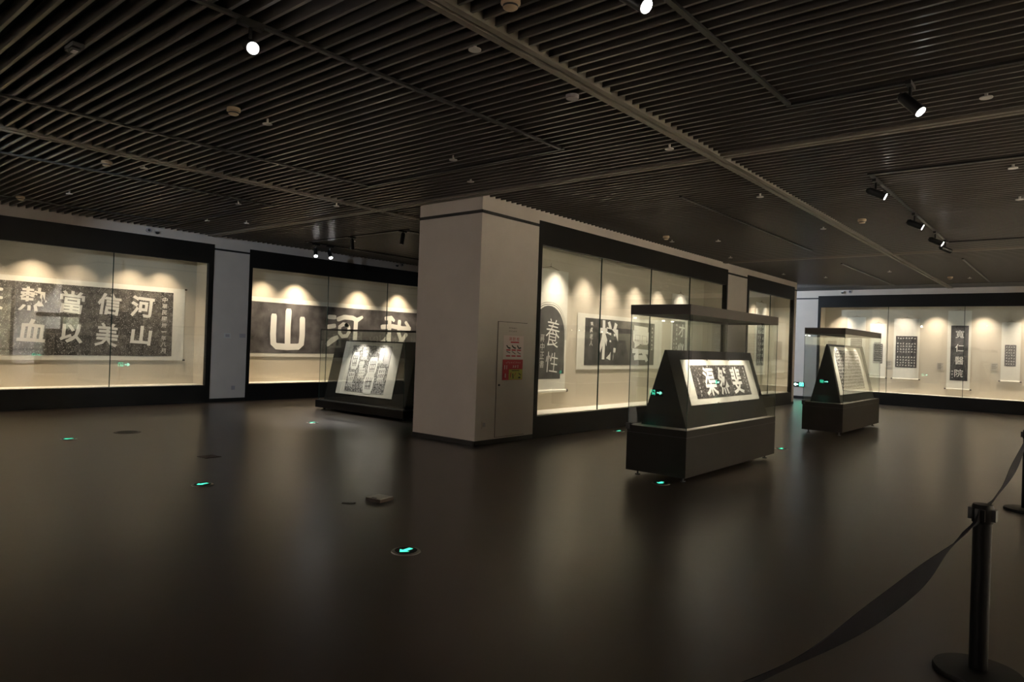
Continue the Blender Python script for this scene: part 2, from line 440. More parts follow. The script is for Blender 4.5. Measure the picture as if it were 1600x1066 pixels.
wall_case('wall_display_case', 'long dark framed wall case holding the two-row rubbing', '+x', XL, .8, 8.10, (1.62, 3.75, 5.88), 3.83, .425, 3.36,
          [(1.5, 1), (2.6, 1), (3.6, .9), (4.55, 1.0), (5.35, .35), (6.45, .75), (7.15, .75)], jamb=.12, power=.62)
wall_case('wall_display_case', 'dark framed wall case holding the huge three-character rubbing', '+x', XL, 9.02, 17.6, (11.42, 13.54, 15.6), 3.83, .43, 3.38,
          [(9.75, .7), (10.75, 1.35), (12.9, 1.0), (14.45, 1.1), (16.2, 1)], jamb=.09)
wall_case('wall_display_case', 'dark framed wall case beside the square pillar', '+x', XM, 9.60, 17.92, (11.73, 13.78, 15.73), 3.87, .40, 3.45,
          [(10.95, 1.1), (12.0, .9), (13.0, .9), (14.1, .9), (15.2, .9), (16.4, .8)], jamb=.10, power=.78, glow=(1.0, .85, .68), cone=80)
wall_case('wall_display_case', 'short dark framed wall case at the far end of the pillar block', '+x', XM, 19.32, 23.42, (19.56, 21.32), 3.87, .40, 3.45,
          [(20.4, .8), (21.5, .9), (22.6, .6)], jamb=.10, power=.8, glow=(1.0, .85, .68))
wall_case('wall_display_case', 'long dark framed case of hanging scrolls in the back wall', '-y', YB, -7.68, 2.2, (-5.36, -3.12, -.9), 3.83, .43, 3.41,
          [(-6.95, .9), (-5.85, 1), (-4.98, .55), (-4.0, 1), (-2.65, 1), (-1.4, 1), (-.3, 1), (.9, 1)], jamb=.08, glow=(1.0, .83, .66), power=.78, cone=86)
wall_case('wall_display_case', 'dark framed wall case in the right wall nearer the rope posts', '-x', XR, 2.6, 9.1, (4.7, 6.9), 3.83, .43, 3.41,
          [(3.5, 1), (4.7, 1), (5.9, 1), (7.1, 1), (8.3, 1)], jamb=.10)
wall_case('wall_display_case', 'dark framed wall case in the right wall nearer the back', '-x', XR, 10.9, 23.6, (13.0, 15.1, 17.2, 19.3, 21.4), 3.83, .43, 3.41,
          [(u, 1) for u in lin(11.7, 22.8, 9)], jamb=.10)

# ------------------------------------------------------------------ exhibits on case back panels
XA = XL-DEP; XMB = XM-DEP; YBB = YB+DEP
def exhibit(name, label, cat, wall, u, z, group=None):
    """root at the bottom middle of a hung sheet; local x runs to the viewer's right, -y towards the viewer"""
    if wall == 'left': r = empty(name, (XA+.012, u, z), (0, 0, R(90)))
    elif wall == 'mid': r = empty(name, (XMB+.012, u, z), (0, 0, R(90)))
    else: r = empty(name, (u, YBB-.012, z), (0, 0, 0))
    return tag(r, label, cat, group)
def sheet(root, x0, x1, z0, z1, y=0.0, th=.006, name='paper', mat='paper'):
    return MB().box(x0, x1, y-th, y, z0, z1).build(name, mat, root)
def chars(root, body, cx, cz, wd, ht, y=-.0155, weight=.02, mat='pale', shear=0, wob=.0, name='character'):
    return char(MB(), body, cx, cz, wd, ht, y, weight, shear, wob).build(name, mat, root)
def hanger(root, half, z, h=.10):
    mb = MB().cyl((-half*.45, -.008, z), (0, -.008, z+h*.45), .004, n=6).cyl((half*.45, -.008, z), (0, -.008, z+h*.45), .004, n=6)
    mb.cyl((0, -.02, z+h*.42), (0, .006, z+h*.42), .007, n=8).cyl((0, -.008, z+h*.4), (0, -.008, z+h), .003, n=6)
    return mb.build('cord', 'cord', root)
def roller(root, half, z, r=.022):
    o = MB().cyl((-half, -.02, z), (half, -.02, z), r, n=12).build('roller', 'paper', root, True)
    for s in (-1, 1):
        MB().cyl((s*half, -.02, z), (s*(half+.05), -.02, z), r*.85, r*1.1, n=12).build('roller_knob', 'knob', o, True)
    return o

# A: two-row block rubbing
cy = 4.25; a = exhibit('mounted_rubbing', 'wide grey stone rubbing with two rows of brushed characters in the left wall case', 'rubbing', 'left', cy, .985)
sheet(a, 1.0-cy, 7.71-cy, 0, 1.735)
sheet(a, 1.25-cy, 7.43-cy, .103, 1.623, -.006, .004, 'rubbing', 'rubA')
for body, u, zz, wd, ht in (('河', 6.73, 2.23, .50, .47), ('山', 6.73, 1.56, .44, .42), ('信', 6.02, 2.24, .47, .46), ('美', 6.0, 1.55, .46, .50),
                            ('當', 5.28, 2.235, .46, .46), ('以', 5.30, 1.56, .44, .40), ('熱', 4.57, 2.245, .49, .48), ('血', 4.57, 1.60, .49, .45)):
    chars(a, body, u-cy, zz-.985, wd*1.03, ht*1.05, -.0115, .030 if body in '河山以血信' else .019, shear=.10, wob=.03)
m_ = MB()
for k, zz in enumerate((2.43, 2.26, 2.10)): m_.stroke([(3.45-cy, zz-1.02), (3.75-cy, zz-.98), (4.02-cy, zz-1.0-.05*(k == 2))], [.07, .08, .06], -.0115)
m_.stroke([(3.8-cy, 2.5-.985), (3.66-cy, 2.0-.985)], .07, -.0115); m_.build('character', 'pale', a)
m_ = MB()
for zz in (1.72, 1.56): m_.stroke([(3.45-cy, zz-1.0), (3.7-cy, zz-.985), (4.0-cy, zz-1.01)], [.06, .07, .05], -.0115)
m_.stroke([(3.75-cy, 1.8-.985), (3.6-cy, 1.35-.985)], .07, -.0115); m_.build('character', 'pale', a)
m_ = MB()
for k, ch in enumerate('中華民國卅一年八月'): char(m_, ch, 7.235-cy, 2.43-.985-k*.152, .115, .115 if ch != '一' else .02, -.0115, .012, .1)
m_.build('inscription', 'pale', a)
for zz in (.01, 1.725): MB().cyl((7.70-cy, -.012, zz), (7.745-cy, -.012, zz), .022, n=10).build('roller_knob', 'knob', a)

# B: huge characters 還我河山 (read from the right)
cy = 13.2; b = exhibit('mounted_rubbing', 'long dark rubbing with huge pale characters behind the low glass case', 'rubbing', 'left', cy, 1.10)
sheet(b, 9.15-cy, 17.3-cy, 0, 1.59)
sheet(b, 9.15-cy, 17.1-cy, .10, 1.465, -.006, .004, 'rubbing', 'rubB')
Y_ = -.0115
def Zb(z): return z-1.10
m_ = MB(); x = 10.55-cy                                                    # 山
m_.stroke([(x-.44, Zb(2.20)), (x-.45, Zb(1.70)), (x-.43, Zb(1.46)), (x-.34, Zb(1.385)), (x, Zb(1.37)), (x+.34, Zb(1.385)), (x+.43, Zb(1.46)), (x+.45, Zb(1.70)), (x+.44, Zb(2.16))], .175, Y_)
m_.stroke([(x, Zb(2.36)), (x-.01, Zb(1.9)), (x, Zb(1.40))], [.185, .175, .175], Y_); m_.build('character', 'palebr', b)
m_ = MB(); x = 12.45-cy                                                    # 河
m_.stroke([(x-.58, Zb(2.27)), (x-.38, Zb(2.27))], .13, Y_); m_.stroke([(x-.60, Zb(1.98)), (x-.38, Zb(2.02))], .13, Y_)
m_.stroke([(x-.60, Zb(1.48)), (x-.45, Zb(1.60)), (x-.28, Zb(1.68))], [.14, .17, .13], Y_)
m_.stroke([(x-.26, Zb(2.22)), (x-.05, Zb(2.29)), (x+.25, Zb(2.28)), (x+.42, Zb(2.22)), (x+.60, Zb(2.32))], [.14, .14, .14, .15, .09], Y_)
m_.stroke([(x+.38, Zb(2.24)), (x+.37, Zb(1.9)), (x+.36, Zb(1.40))], .15, Y_)
m_.stroke([(x+.08, Zb(2.05)), (x-.08, Zb(2.08)), (x-.20, Zb(2.0)), (x-.20, Zb(1.82)), (x-.10, Zb(1.72)), (x+.06, Zb(1.74)), (x+.14, Zb(1.86)), (x+.12, Zb(2.0)), (x+.02, Zb(2.07))], .12, Y_)
m_.build('character', 'palebr', b)
m_ = MB(); x = 14.35-cy                                                    # 我
m_.stroke([(x-.38, Zb(2.33)), (x-.15, Zb(2.36)), (x-.05, Zb(2.28))], [.13, .14, .10], Y_); m_.stroke([(x-.52, Zb(2.06)), (x-.1, Zb(2.10)), (x+.3, Zb(2.05)), (x+.62, Zb(2.05))], .14, Y_)
m_.stroke([(x-.22, Zb(2.30)), (x-.22, Zb(1.95)), (x-.22, Zb(1.45))], .14, Y_); m_.stroke([(x-.22, Zb(1.85)), (x-.42, Zb(1.62)), (x-.66, Zb(1.50))], [.12, .13, .14], Y_)
m_.stroke([(x+.18, Zb(2.26)), (x+.16, Zb(1.9)), (x+.30, Zb(1.6)), (x+.55, Zb(1.42))], .14, Y_); m_.stroke([(x+.48, Zb(1.85)), (x+.28, Zb(1.62)), (x+.02, Zb(1.46))], .13, Y_)
m_.stroke([(x+.45, Zb(2.24)), (x+.58, Zb(2.10))], .11, Y_); m_.build('character', 'palebr', b)
chars(b, '還', 16.25-cy, Zb(1.84), 1.15, 1.05, Y_, .03, 'palebr')

# mid case: arch rubbing scroll
cy = 10.78; c = exhibit('hanging_scroll', 'tall scroll with an arch-topped dark rubbing beside the pillar', 'scroll', 'mid', cy, .74)
sheet(c, -.62, .60, 0, 2.41)
arch = [(-.56, .26), (.42, .26), (.42, .36), (.54, .36), (.53, .75)]+[(.0+.53*math.cos(R(t)), 1.12+.58*math.sin(R(t))) for t in range(0, 181, 12)]+[(-.54, .75)]
MB().prism(arch, 'y', -.010, -.006).build('rubbing', 'rubE', c)
m_ = MB()
for g, wd in ((.035, .012), (.075, .006)):
    m_.stroke([(.0+(.53+g)*math.cos(R(t)), 1.12+(.58+g)*math.sin(R(t))+.01*math.sin(t*.7)) for t in range(-8, 186, 8)], wd, -.0075, cap=False)
m_.build('arch_outline', 'ink', c)
for body, zz, ht, wd in (('養', 1.16, .54, .44), ('性', .58, .40, .40)): chars(c, body, .12, zz, wd, ht, -.0115, -.008, 'palebr', .10, .04)
m_ = MB()
for k, ch in enumerate('蔣中正書'): char(m_, ch, -.20, 1.06-k*.17, .13, .14, -.0115, 0, .05)
m_.build('inscription', 'pale', c)
m_ = MB()
for k in range(7): scribble(m_, -.42, 1.06-k*.11, .09, -.0115, 6)
m_.box(-.46, -.38, -.0115, -.0105, .33, .335).box(-.46, -.38, -.0115, -.0105, .42, .425).box(-.46, -.455, -.0115, -.0105, .33, .425).box(-.385, -.38, -.0115, -.0105, .33, .425)
m_.build('inscription', 'pale', c)
roller(c, .60, .02, .03); hanger(c, .6, 2.41, .12)

# mid case: 雲梯
cy = 13.6; d = exhibit('mounted_rubbing', 'horizontal rubbing of two big brushed characters on a cream mount', 'rubbing', 'mid', cy, 1.18)
sheet(d, 11.76-cy, 15.44-cy, 0, 1.18)
sheet(d, 12.04-cy, 15.05-cy, .09, 1.09, -.006, .004, 'rubbing', 'rubE')
chars(d, '梯', 12.98-cy, .62, .80, .86, -.0115, .030, 'palebr', 0, .03); chars(d, '雲', 14.40-cy, .58, .78, .84, -.0115, .034, 'palebr', 0, .02)
m_ = MB()
for k in range(2): scribble(m_, 12.28-cy, .98-k*.14, .13, -.0115, 6)
for k, ch in enumerate('老人'): char(m_, ch, 12.28-cy, .70-k*.14, .12, .12, -.0115, 0, .1)
m_.build('inscription', 'pale', d)
m_ = MB()
for k in range(6): scribble(m_, 14.93-cy, .98-k*.10, .085, -.0115, 6)
m_.build('inscription', 'pale', d)

# mid case: 才 scroll
cy = 16.38; s_ = exhibit('hanging_scroll', 'narrow scroll with cursive characters behind the lit glass case', 'scroll', 'mid', cy, .80)
sheet(s_, -.46, .47, 0, 2.29); sheet(s_, -.37, .32, .35, 1.60, -.006, .004, 'rubbing', 'rubE')
chars(s_, '才', .12, 1.36, .34, .34, -.0115, .02, 'palebr', .05, .03)
m_ = MB()
for q in ([(-.02, .98), (-.06, .80)], [(.06, 1.02), (.05, .82)], [(.14, 1.0), (.20, .84), (.28, .80)], [(.24, 1.0), (.14, .74)]): m_.stroke(q, .05, -.0115)
m_.build('character', 'palebr', s_)
m_ = MB()
for k in range(8): scribble(m_, -.16, 1.5-k*.12, .09, -.0115, 5); scribble(m_, -.29, 1.1-k*.09, .06, -.0115, 4)
m_.build('inscription', 'pale', s_)
roller(s_, .46, .02); hanger(s_, .45, 2.29)

def text_scroll(label, wall, u, half, z0, z1, rx0, rx1, rz0, rz1, rows_, cols_, mat='rubF', group=None, seed=1, nst=5, gaps=()):
    r = exhibit('hanging_scroll', label, 'scroll', wall, u, z0, group)
    sheet(r, -half, half, 0, z1-z0)
    sheet(r, rx0-u, rx1-u, rz0-z0, rz1-z0, -.006, .004, 'rubbing', mat)
    if rows_:
        rnd = random.Random(seed); m_ = MB(); hx = (rx1-rx0)/(cols_+.6); hz = (rz1-rz0)/(rows_+.6)
        for i in range(rows_):
            if i in gaps: continue
            for j in range(cols_):
                scribble(m_, rx0-u+hx*(j+.8), rz0-z0+hz*(rows_-i-.2), min(hx, hz)*.74, -.0115, nst, .17, rnd)
        m_.build('inscription', 'pale', r)
    roller(r, half, .012); hanger(r, half, z1-z0, .09)
    return r
text_scroll('scroll with a tall dark inscription at the far end of the pillar block', 'mid', 22.12, .46, .95, 3.27, 21.80, 22.46, 1.25, 2.85, 8, 3, 'rubF', seed=3, nst=6)
text_scroll('scroll with a pale grey rubbing behind the far glass case', 'back', -6.5, .31, .91, 3.08, -6.68, -6.30, 1.50, 2.30, 10, 6, 'rubG', seed=4)
text_scroll('scroll with a grey square text block above a short strip, behind the far glass case', 'back', -5.78, .27, .91, 2.85, -5.93, -5.62, 1.43, 2.13, 9, 5, 'rubG', seed=5)
text_scroll('scroll with a dark block of two bands of small text', 'back', -4.88, .40, .91, 3.03, -5.21, -4.55, 1.32, 2.42, 11, 7, 'rubF', seed=6, gaps=(1, 6))
text_scroll('smallest scroll, with a short grid-ruled dark text block', 'back', -1.91, .255, 1.0, 2.92, -2.07, -1.77, 1.50, 2.19, 7, 4, 'rubG', seed=8)
f = exhibit('hanging_scroll', 'tallest scroll, with four large characters on a black strip', 'scroll', 'back', -3.325, .655)
sheet(f, -.335, .335, 0, 2.645); sheet(f, -.235, .265, .30, 2.145, -.006, .004, 'rubbing', 'rubF')
for body, zz in (('寬', 1.86), ('仁', 1.40), ('醫', .97), ('院', .55)): chars(f, body, .02, zz, .25, .26, -.0115, .0, 'palebr')
m_ = MB(); scribble(m_, -.17, .62, .06, -.0115, 5); scribble(m_, -.17, .50, .06, -.0115, 4); scribble(m_, -.17, .40, .05, -.0115, 4); m_.build('inscription', 'pale', f)
roller(f, .335, .012); hanger(f, .33, 2.645, .06)

def caption(wall, u, z, label, wd=.19, ht=.24):
    r = exhibit('caption_plate', label, 'label', wall, u, z-ht/2, 'caption plates in the wall cases')
    sheet(r, -wd/2, wd/2, 0, ht, 0, .004, 'plate', 'label')
    m_ = MB()
    for k in range(6): m_.box(-wd*.38, wd*(.38-.1*(k % 3)), -.0055, -.0045, ht*(.85-.13*k), ht*(.85-.13*k)+.008)
    m_.build('text_lines', 'seam', r)
for wall, u, z, lb in (('back', -3.85, 1.41, 'beige caption plate left of the tallest scroll'), ('back', -2.33, 1.46, 'beige caption plate left of the smallest scroll'),
                       ('back', -5.42, 1.42, 'beige caption plate left of the two-band text scroll'), ('mid', 22.95, 1.45, 'beige caption plate beside the far scroll of the pillar block')):
    caption(wall, u, z, lb)

# ------------------------------------------------------------------ free-standing glass cases
def glass_box(root, x0, x1, y0, y1, z0, z1, T=.010):
    for b_ in ((x0, x1, y0, y0+T), (x0, x1, y1-T, y1), (x0, x0+T, y0+T+.001, y1-T-.001), (x1-T, x1, y0+T+.001, y1-T-.001)):
        MB().box(*b_, z0, z1).build('glass_pane', 'glass', root)
    for (cx, cy_) in ((x0, y0), (x1, y0), (x0, y1), (x1, y1)):
        sx = 1 if cx == x0 else -1; sy = 1 if cy_ == y0 else -1
        MB().box(cx-sx*.001, cx+sx*.006, cy_-sy*.001, cy_+sy*.006, z0, z1).build('corner_edge', 'edge', root)
def tall_case(label, x0, x1, y0, y1, ridge, group):
    cx, cy_ = (x0+x1)/2, (y0+y1)/2
    root = empty('glass_case', (cx, cy_, 0)); tag(root, label, 'display case', group)
    X0, X1, Y0, Y1 = x0-cx, x1-cx, y0-cy_, y1-cy_
    MB().box(X0, X1, Y0, Y1, .07, .565).build('plinth', 'plinth', root)
    MB().box(X0+.004, X1-.004, Y0+.004, Y1-.004, .565, .572).build('plinth_seam', 'trim', root)
    MB().box(X0, X1, Y0, Y1, .572, .655).build('plinth_rim', 'plinth', root)
    MB().box(X0+.012, X1-.012, Y0+.012, Y1-.012, .655, .660).build('plinth_top', 'ptop', root)
    for sx in (X0+.10, X1-.10):
        for sy in (Y0+.14, Y1-.14):
            MB().cyl((sx, sy, 0), (sx, sy, .012), .035, n=14).cyl((sx, sy, .012), (sx, sy, .072), .013, n=10).build('foot', 'dkgrey', root)
    glass_box(root, X0+.006, X1-.006, Y0+.006, Y1-.006, .655, 2.105)
    cp = MB().box(X0, X1, Y0, Y0+.03, 2.10, 2.225).box(X0, X1, Y1-.03, Y1, 2.10, 2.225).box(X0, X0+.03, Y0+.03, Y1-.03, 2.10, 2.225).box(X1-.03, X1, Y0+.03, Y1-.03, 2.10, 2.225)
    cp.box(X0+.03, X1-.03, Y0+.03, Y1-.03, 2.13, 2.225).build('cap', 'cap', root)
    MB().box(X0-.012, X0+.05, Y0-.012, Y0+.05, .60, .68).build('lock_bracket', 'base', root)
    # A-shaped display board
    wx0, wx1 = X0+.10, X1-.10; wy0, wy1 = Y0+.19, Y1-.07
    MB().prism([(wx0, .66), (wx1, .66), ((wx0+wx1)/2+.012, ridge), ((wx0+wx1)/2-.012, ridge)], 'y', wy0, wy1).build('display_board', 'board', root)
    for k, yy in enumerate((Y0+.75, Y0+1.1, Y0+1.38, Y0+2.3, Y0+2.62)):
        p = Vector((X1-.09, yy, 2.118)); MB().cyl(p, p+Vector((0, 0, .014)), .016, n=12).build('pin_lamp', 'pin', root)
    return root, (cx, cy_), (wx1, (wx0+wx1)/2+.012, wy0, wy1)
c1, o1, w1 = tall_case('glass case on a dark plinth with the three-character rubbing, beside the exit-lamp row', -4.61, -3.77, 7.91, 11.05, 1.65, 'tall free-standing glass cases')
c2, o2, w2 = tall_case('glass case on a dark plinth with the ruled text rubbing, before the scroll case', -4.63, -3.825, 15.2, 18.4, 1.89, 'tall free-standing glass cases')
for (o_, x1, y_s, zt, lam) in ((c1, -3.77, 7.91, 1.25, ((.95, 1.8), (1.65, .8), (2.35, 1.0))), (c2, -3.825, 15.2, 1.4, ((.7, .9), (1.5, .8), (2.3, .7)))):
    for dy, k in lam:
        spot('case_lamp', (x1-.06, y_s+dy, 2.10), (x1-.27, y_s+dy, zt), P_FREE*k, (1, .88, .72), 70, .8, .02, o_)

def slope_sheet(label, name, foot, top, y0, y1, s0, s1, cat='rubbing'):
    """sheet lying on a board that leans back: foot/top = (x,z) of the slope line, facing +x; root at bottom middle"""
    v = Vector((top[0]-foot[0], 0, top[1]-foot[1])).normalized()
    th = math.atan2(-(v.x), v.z)
    nrm = Vector((v.z, 0, -v.x))
    p = Vector((foot[0], (y0+y1)/2, foot[1]))+v*s0+nrm*.003
    r = empty(name, p, (-th, 0, R(90))); tag(r, label, cat)
    sheet(r, -(y1-y0)/2, (y1-y0)/2, 0, s1-s0, 0, .006)
    return r
g = slope_sheet('cream mounted rubbing of three bold characters on the black board', 'mounted_rubbing', (o1[0]+w1[0], .66), (o1[0]+w1[1], 1.65), 8.40, 10.81, .283, .905)
H1 = .622
sheet(g, -.975, .935, .080, .543, -.006, .004, 'rubbing', 'rubC')
for body, xx in (('渠', -.45), ('然', .02), ('斐', .49)): chars(g, body, xx, .312, .38, .41, -.0115, .022, 'palebr')
m_ = MB()
for k in range(8): scribble(m_, .84, .50-k*.052, .045, -.0115, 5)
m_.build('inscription', 'palebr', g)
m_ = MB()
for k in range(5): scribble(m_, -.83, .34-k*.055, .045, -.0115, 5)
m_.build('inscription', 'palebr', g)
for xx in (-.38, .38):
    for zz in (.0, H1): MB().cyl((xx, -.004, zz), (xx, -.026, zz), .010, n=10).build('pin', 'steel', g)
h = slope_sheet('cream mounted rubbing of ruled rows of small text on the black board', 'mounted_rubbing', (o2[0]+w2[0], .66), (o2[0]+w2[1], 1.89), 15.48, 18.0, .17, 1.215)
sheet(h, -1.0, .90, .09, .965, -.006, .004, 'rubbing', 'rubC')
rnd = random.Random(11); m_ = MB(); m2 = MB()
for i in range(12):
    z = .93-i*.073
    m2.box(-1.0, .90, -.0115, -.0105, z-.035, z-.030)
    for j in range(17): scribble(m_, -.93+j*.11, z, .07, -.0115, 6, .16, rnd)
m_.build('inscription', 'palebr', h); m2.build('ruling', 'ink', h)

# low case with seal rubbing
lx0, lx1, ly0, ly1 = -13.68, -10.72, 9.40, 10.26
c3 = empty('glass_case', ((lx0+lx1)/2, (ly0+ly1)/2, 0)); tag(c3, 'low black glass case with the seal rubbing, behind the square pillar', 'display case')
X0, X1, Y0, Y1 = lx0-(lx0+lx1)/2, lx1-(lx0+lx1)/2, ly0-(ly0+ly1)/2, ly1-(ly0+ly1)/2
MB().box(X0-.05, X1+.05, Y0-.05, Y1+.05, .05, .215).build('plinth', 'board', c3)
MB().box(X0+.02, X1-.02, Y0+.02, Y1-.02, .215, .225).build('plinth_top', 'base', c3)
for sx in (X0+.1, X1-.1):
    for sy in (Y0+.1, Y1-.1): MB().cyl((sx, sy, 0), (sx, sy, .055), .025, n=12).build('foot', 'dkgrey', c3)
glass_box(c3, X0, X1, Y0, Y1, .215, 1.835)
MB().box(X0-.004, X1+.004, Y0-.004, Y0+.03, 1.835, 1.862).box(X0-.004, X1+.004, Y1-.03, Y1+.004, 1.835, 1.862).box(X0-.004, X0+.03, Y0+.03, Y1-.03, 1.835, 1.862).box(X1-.03, X1+.004, Y0+.03, Y1-.03, 1.835, 1.862).build('lid_frame', 'base', c3)
MB().box(X0+.03, X1-.03, Y0+.03, Y1-.03, 1.842, 1.854).build('lid_glass', 'glass', c3)
yf = 9.5-(ly0+ly1)/2; sl = .3/1.38
MB().prism([(yf, .225), (Y1-.10, .225), (yf+sl*1.40+.02, 1.625), (yf+sl*1.40, 1.625)], 'x', X0+.07, X1-.07).build('display_board', 'board', c3)
for sx in (X0+.02, X1-.02): MB().cyl((sx*.995, Y0+.03, .225), (sx*.995, Y0+.03, .25), .014, n=10).build('glass_clip', 'steel', c3)
spot('case_lamp', (-12.6, 9.45, 1.80), (-12.5, 9.62, .7), P_FREE*.75, (1, .92, .80), 90, .8, .02, c3)  # added light on the sheet; this case shows no lamps of its own
spot('case_lamp', (-11.8, 9.45, 1.80), (-11.85, 9.62, .7), P_FREE*.75, (1, .92, .80), 90, .8, .02, c3)  # second added light for the sheet
for xx in (-12.6, -11.8): MB().cyl((xx-(lx0+lx1)/2, Y0+.05, 1.812), (xx-(lx0+lx1)/2, Y0+.05, 1.842), .012, n=12).build('pin_lamp', 'lampb', c3)  # made-up dark fixtures for the two added lights
v = Vector((0, .3, 1.38)).normalized(); nrm = Vector((0, -v.z, v.y))
p = Vector((-12.235, 9.5, .225))+v*.183+nrm*.004
k_ = empty('mounted_rubbing', p, (-math.atan2(.3, 1.38), 0, 0)); tag(k_, 'cream mounted sheet of pale seal marks on a mottled rubbing', 'rubbing')
sheet(k_, -.98, .985, 0, 1.215)
sheet(k_, -.98, -.80, .0, 1.215, -.006, .004, 'mount_strip', 'paper'); sheet(k_, .80, .985, 0, 1.215, -.006, .004, 'mount_strip', 'paper')
sheet(k_, -.68, .685, .075, 1.135, -.006, .004, 'rubbing', 'rubD')
sheet(k_, .48, .685, .74, 1.12, -.0102, .002, 'blank_patch', flat('patch_paper', (.50, .47, .46), .85))
def seal(u, vv, wd, ht, bold, seed):
    x = -.68+u*1.365; z = 1.135-vv*1.06; rnd = random.Random(seed); m_ = MB()
    if bold:
        m_.stroke([(x, z+ht*.28), (x, z-ht*.28)], wd, -.0115)
        o = m_.build('seal_mark', 'palebr', k_); q = MB()
        for s in (-.28, -.1, .1, .28): q.stroke([(x+s*wd, z+ht*.34), (x+s*wd+rnd.uniform(-.02, .02), z), (x+s*wd*.8, z-ht*.34)], .016, -.0130)
        q.stroke([(x-.3*wd, z+ht*.1), (x+.3*wd, z+ht*.14)], .014, -.0130); q.stroke([(x-.25*wd, z-ht*.18), (x+.25*wd, z-ht*.14)], .014, -.0130)
        q.build('seal_strokes', 'ink', o)
    else:
        for s in (-.4, -.12, .14, .4): m_.stroke([(x+s*wd, z+ht*.45), (x+s*wd*1.1, z+ht*.1), (x+s*wd*.7, z-ht*.2), (x+s*wd, z-ht*.48)], .028, -.0115)
        for s in (.4, .12, -.2): m_.stroke([(x-.4*wd, z+s*ht), (x+.4*wd, z+s*ht+.02)], .026, -.0115)
        m_.build('seal_mark', 'palebr', k_)
for q in ((.13, .34, .26, .36, 1, 1), (.36, .17, .20, .30, 0, 2), (.61, .44, .30, .36, 1, 3), (.32, .43, .16, .16, 0, 4), (.36, .60, .22, .22, 0, 5),
          (.11, .74, .22, .34, 0, 6), (.59, .80, .34, .38, 1, 7), (.86, .62, .24, .36, 0, 8), (.78, .20, .16, .34, 0, 9)): seal(*q)

# ------------------------------------------------------------------ ceiling tracks and spotlights
RZ0, RZ1 = ZC-.024, ZC-.001
def track(label, segs):
    mb = MB()
    for (xa, ya, xb, yb) in segs:
        if xa == xb: mb.box(xa-.022, xa+.022, ya, yb, RZ0, RZ1)
        else: mb.box(xa, xb, ya-.022, ya+.022, RZ0, RZ1)
    return tag(mb.build('lighting_track', 'rail'), label, 'lighting track')
track('black U-shaped lighting track between the beams before the square pillar', [(-4.9, .1, -4.9, 6.62), (-8.56, .1, -8.56, 6.62), (-8.59, 6.65, -4.87, 6.65)])
track('black U-shaped lighting track over the floor before the two-row rubbing', [(-11.37, -.5, -11.37, 6.68), (-15.1, -.5, -15.1, 6.68), (-15.13, 6.71, -11.34, 6.71)])
track('black lighting track over the low glass case', [(-14.9, 9.75, -14.9, 16.3), (-14.93, 9.72, -11.1, 9.72), (-11.3, 9.75, -11.3, 16.3)])
track('single black track rail over the aisle before the wall case beside the pillar', [(-4.87, 9.73, -4.87, 16.35)])
track('black lighting track holding the single lit spotlight over the rope posts', [(-2.23, -.5, -2.23, 6.62), (-2.26, 6.65, 1.7, 6.65)])
track('black lighting track carrying the row of three lit spotlights', [(-2.22, 9.79, -2.22, 16.2), (-2.25, 9.76, 1.7, 9.76), (-2.25, 16.23, 1.7, 16.23)])
track('short black track rail near the back wall on the scroll side', [(-2.3, 19.05, -2.3, 24.8)])
track('short black track rail near the back wall toward the pillar block', [(-4.9, 18.9, -4.9, 25.2)])
def track_spot(label, x, y, aim, lit=True, power=1.0, angle=48, col=NEUT, drop=.17, group=None):
    root = empty('track_spotlight', (x, y, RZ0)); tag(root, label, 'spotlight', group)
    MB().box(-.022, .022, -.10, .10, -.035, 0).build('adapter', 'lampb', root)
    MB().cyl((0, 0, -.035), (0, 0, -drop), .014, n=10).build('stem', 'lampb', root)
    piv = Vector((0, 0, -drop)); d = (Vector(aim)-(Vector((x, y, RZ0))+piv)).normalized()
    a, b = piv-d*.09, piv+d*.13
    body = MB().cyl(a, b, .048, n=20).cyl(a-d*.03, a, .03, .048, n=20).build('lamp_body', 'lampb', root, True)
    MB().cyl(b+d*.001, b+d*.006, .041, n=20).build('lamp_lens', 'lens' if lit else 'dkgrey', body)
    if lit: spot('track_lamp', Vector((x, y, RZ0))+b+d*.02, aim, P_TRACK*power, col, angle, .5, .04, root)
    return root
track_spot('lit round spotlight on the U-shaped track, glaring toward the rope posts', -4.9, 2.65, (.6, .9, .9), power=.15, angle=40)
track_spot('lit spotlight where the track runs out over the rope posts', -2.23, 3.72, (2.4, 3.4, .2), power=.3)
track_spot('single lit spotlight on the cross rail above the rope posts', -1.22, 6.65, (2.0, 6.0, .2), power=.3)
track_spot('lit spotlight nearest the rail corner, first of the row of three', -2.22, 10.08, (3.5, 11.3, 1.0))
track_spot('lit middle spotlight of the row of three', -2.22, 12.75, (3.5, 14.0, 1.0))
track_spot('lit last spotlight of the row of three, against the unlit one', -2.22, 14.75, (3.5, 16.2, 1.0))
track_spot('unlit spotlight at the end of the row of three', -2.22, 15.9, (1.5, 20.2, 2.2), lit=False)
track_spot('lit hanging spotlight before the huge rubbing, beside its lit twin on the track corner', -14.9, 10.0, (-13.0, 9.0, .2), power=.05, angle=50, drop=.20)
track_spot('lit hanging spotlight before the huge rubbing, farther from the track corner', -14.9, 10.42, (-12.4, 9.9, .2), power=.05, angle=50, drop=.20)
track_spot('unlit hanging spotlight over the middle of the low glass case', -13.05, 9.72, (-13.1, 10.1, .8), lit=False, drop=.16)
track_spot('unlit hanging spotlight over the pillar end of the low glass case', -11.3, 9.72, (-11.5, 9.4, .8), lit=False, drop=.16)
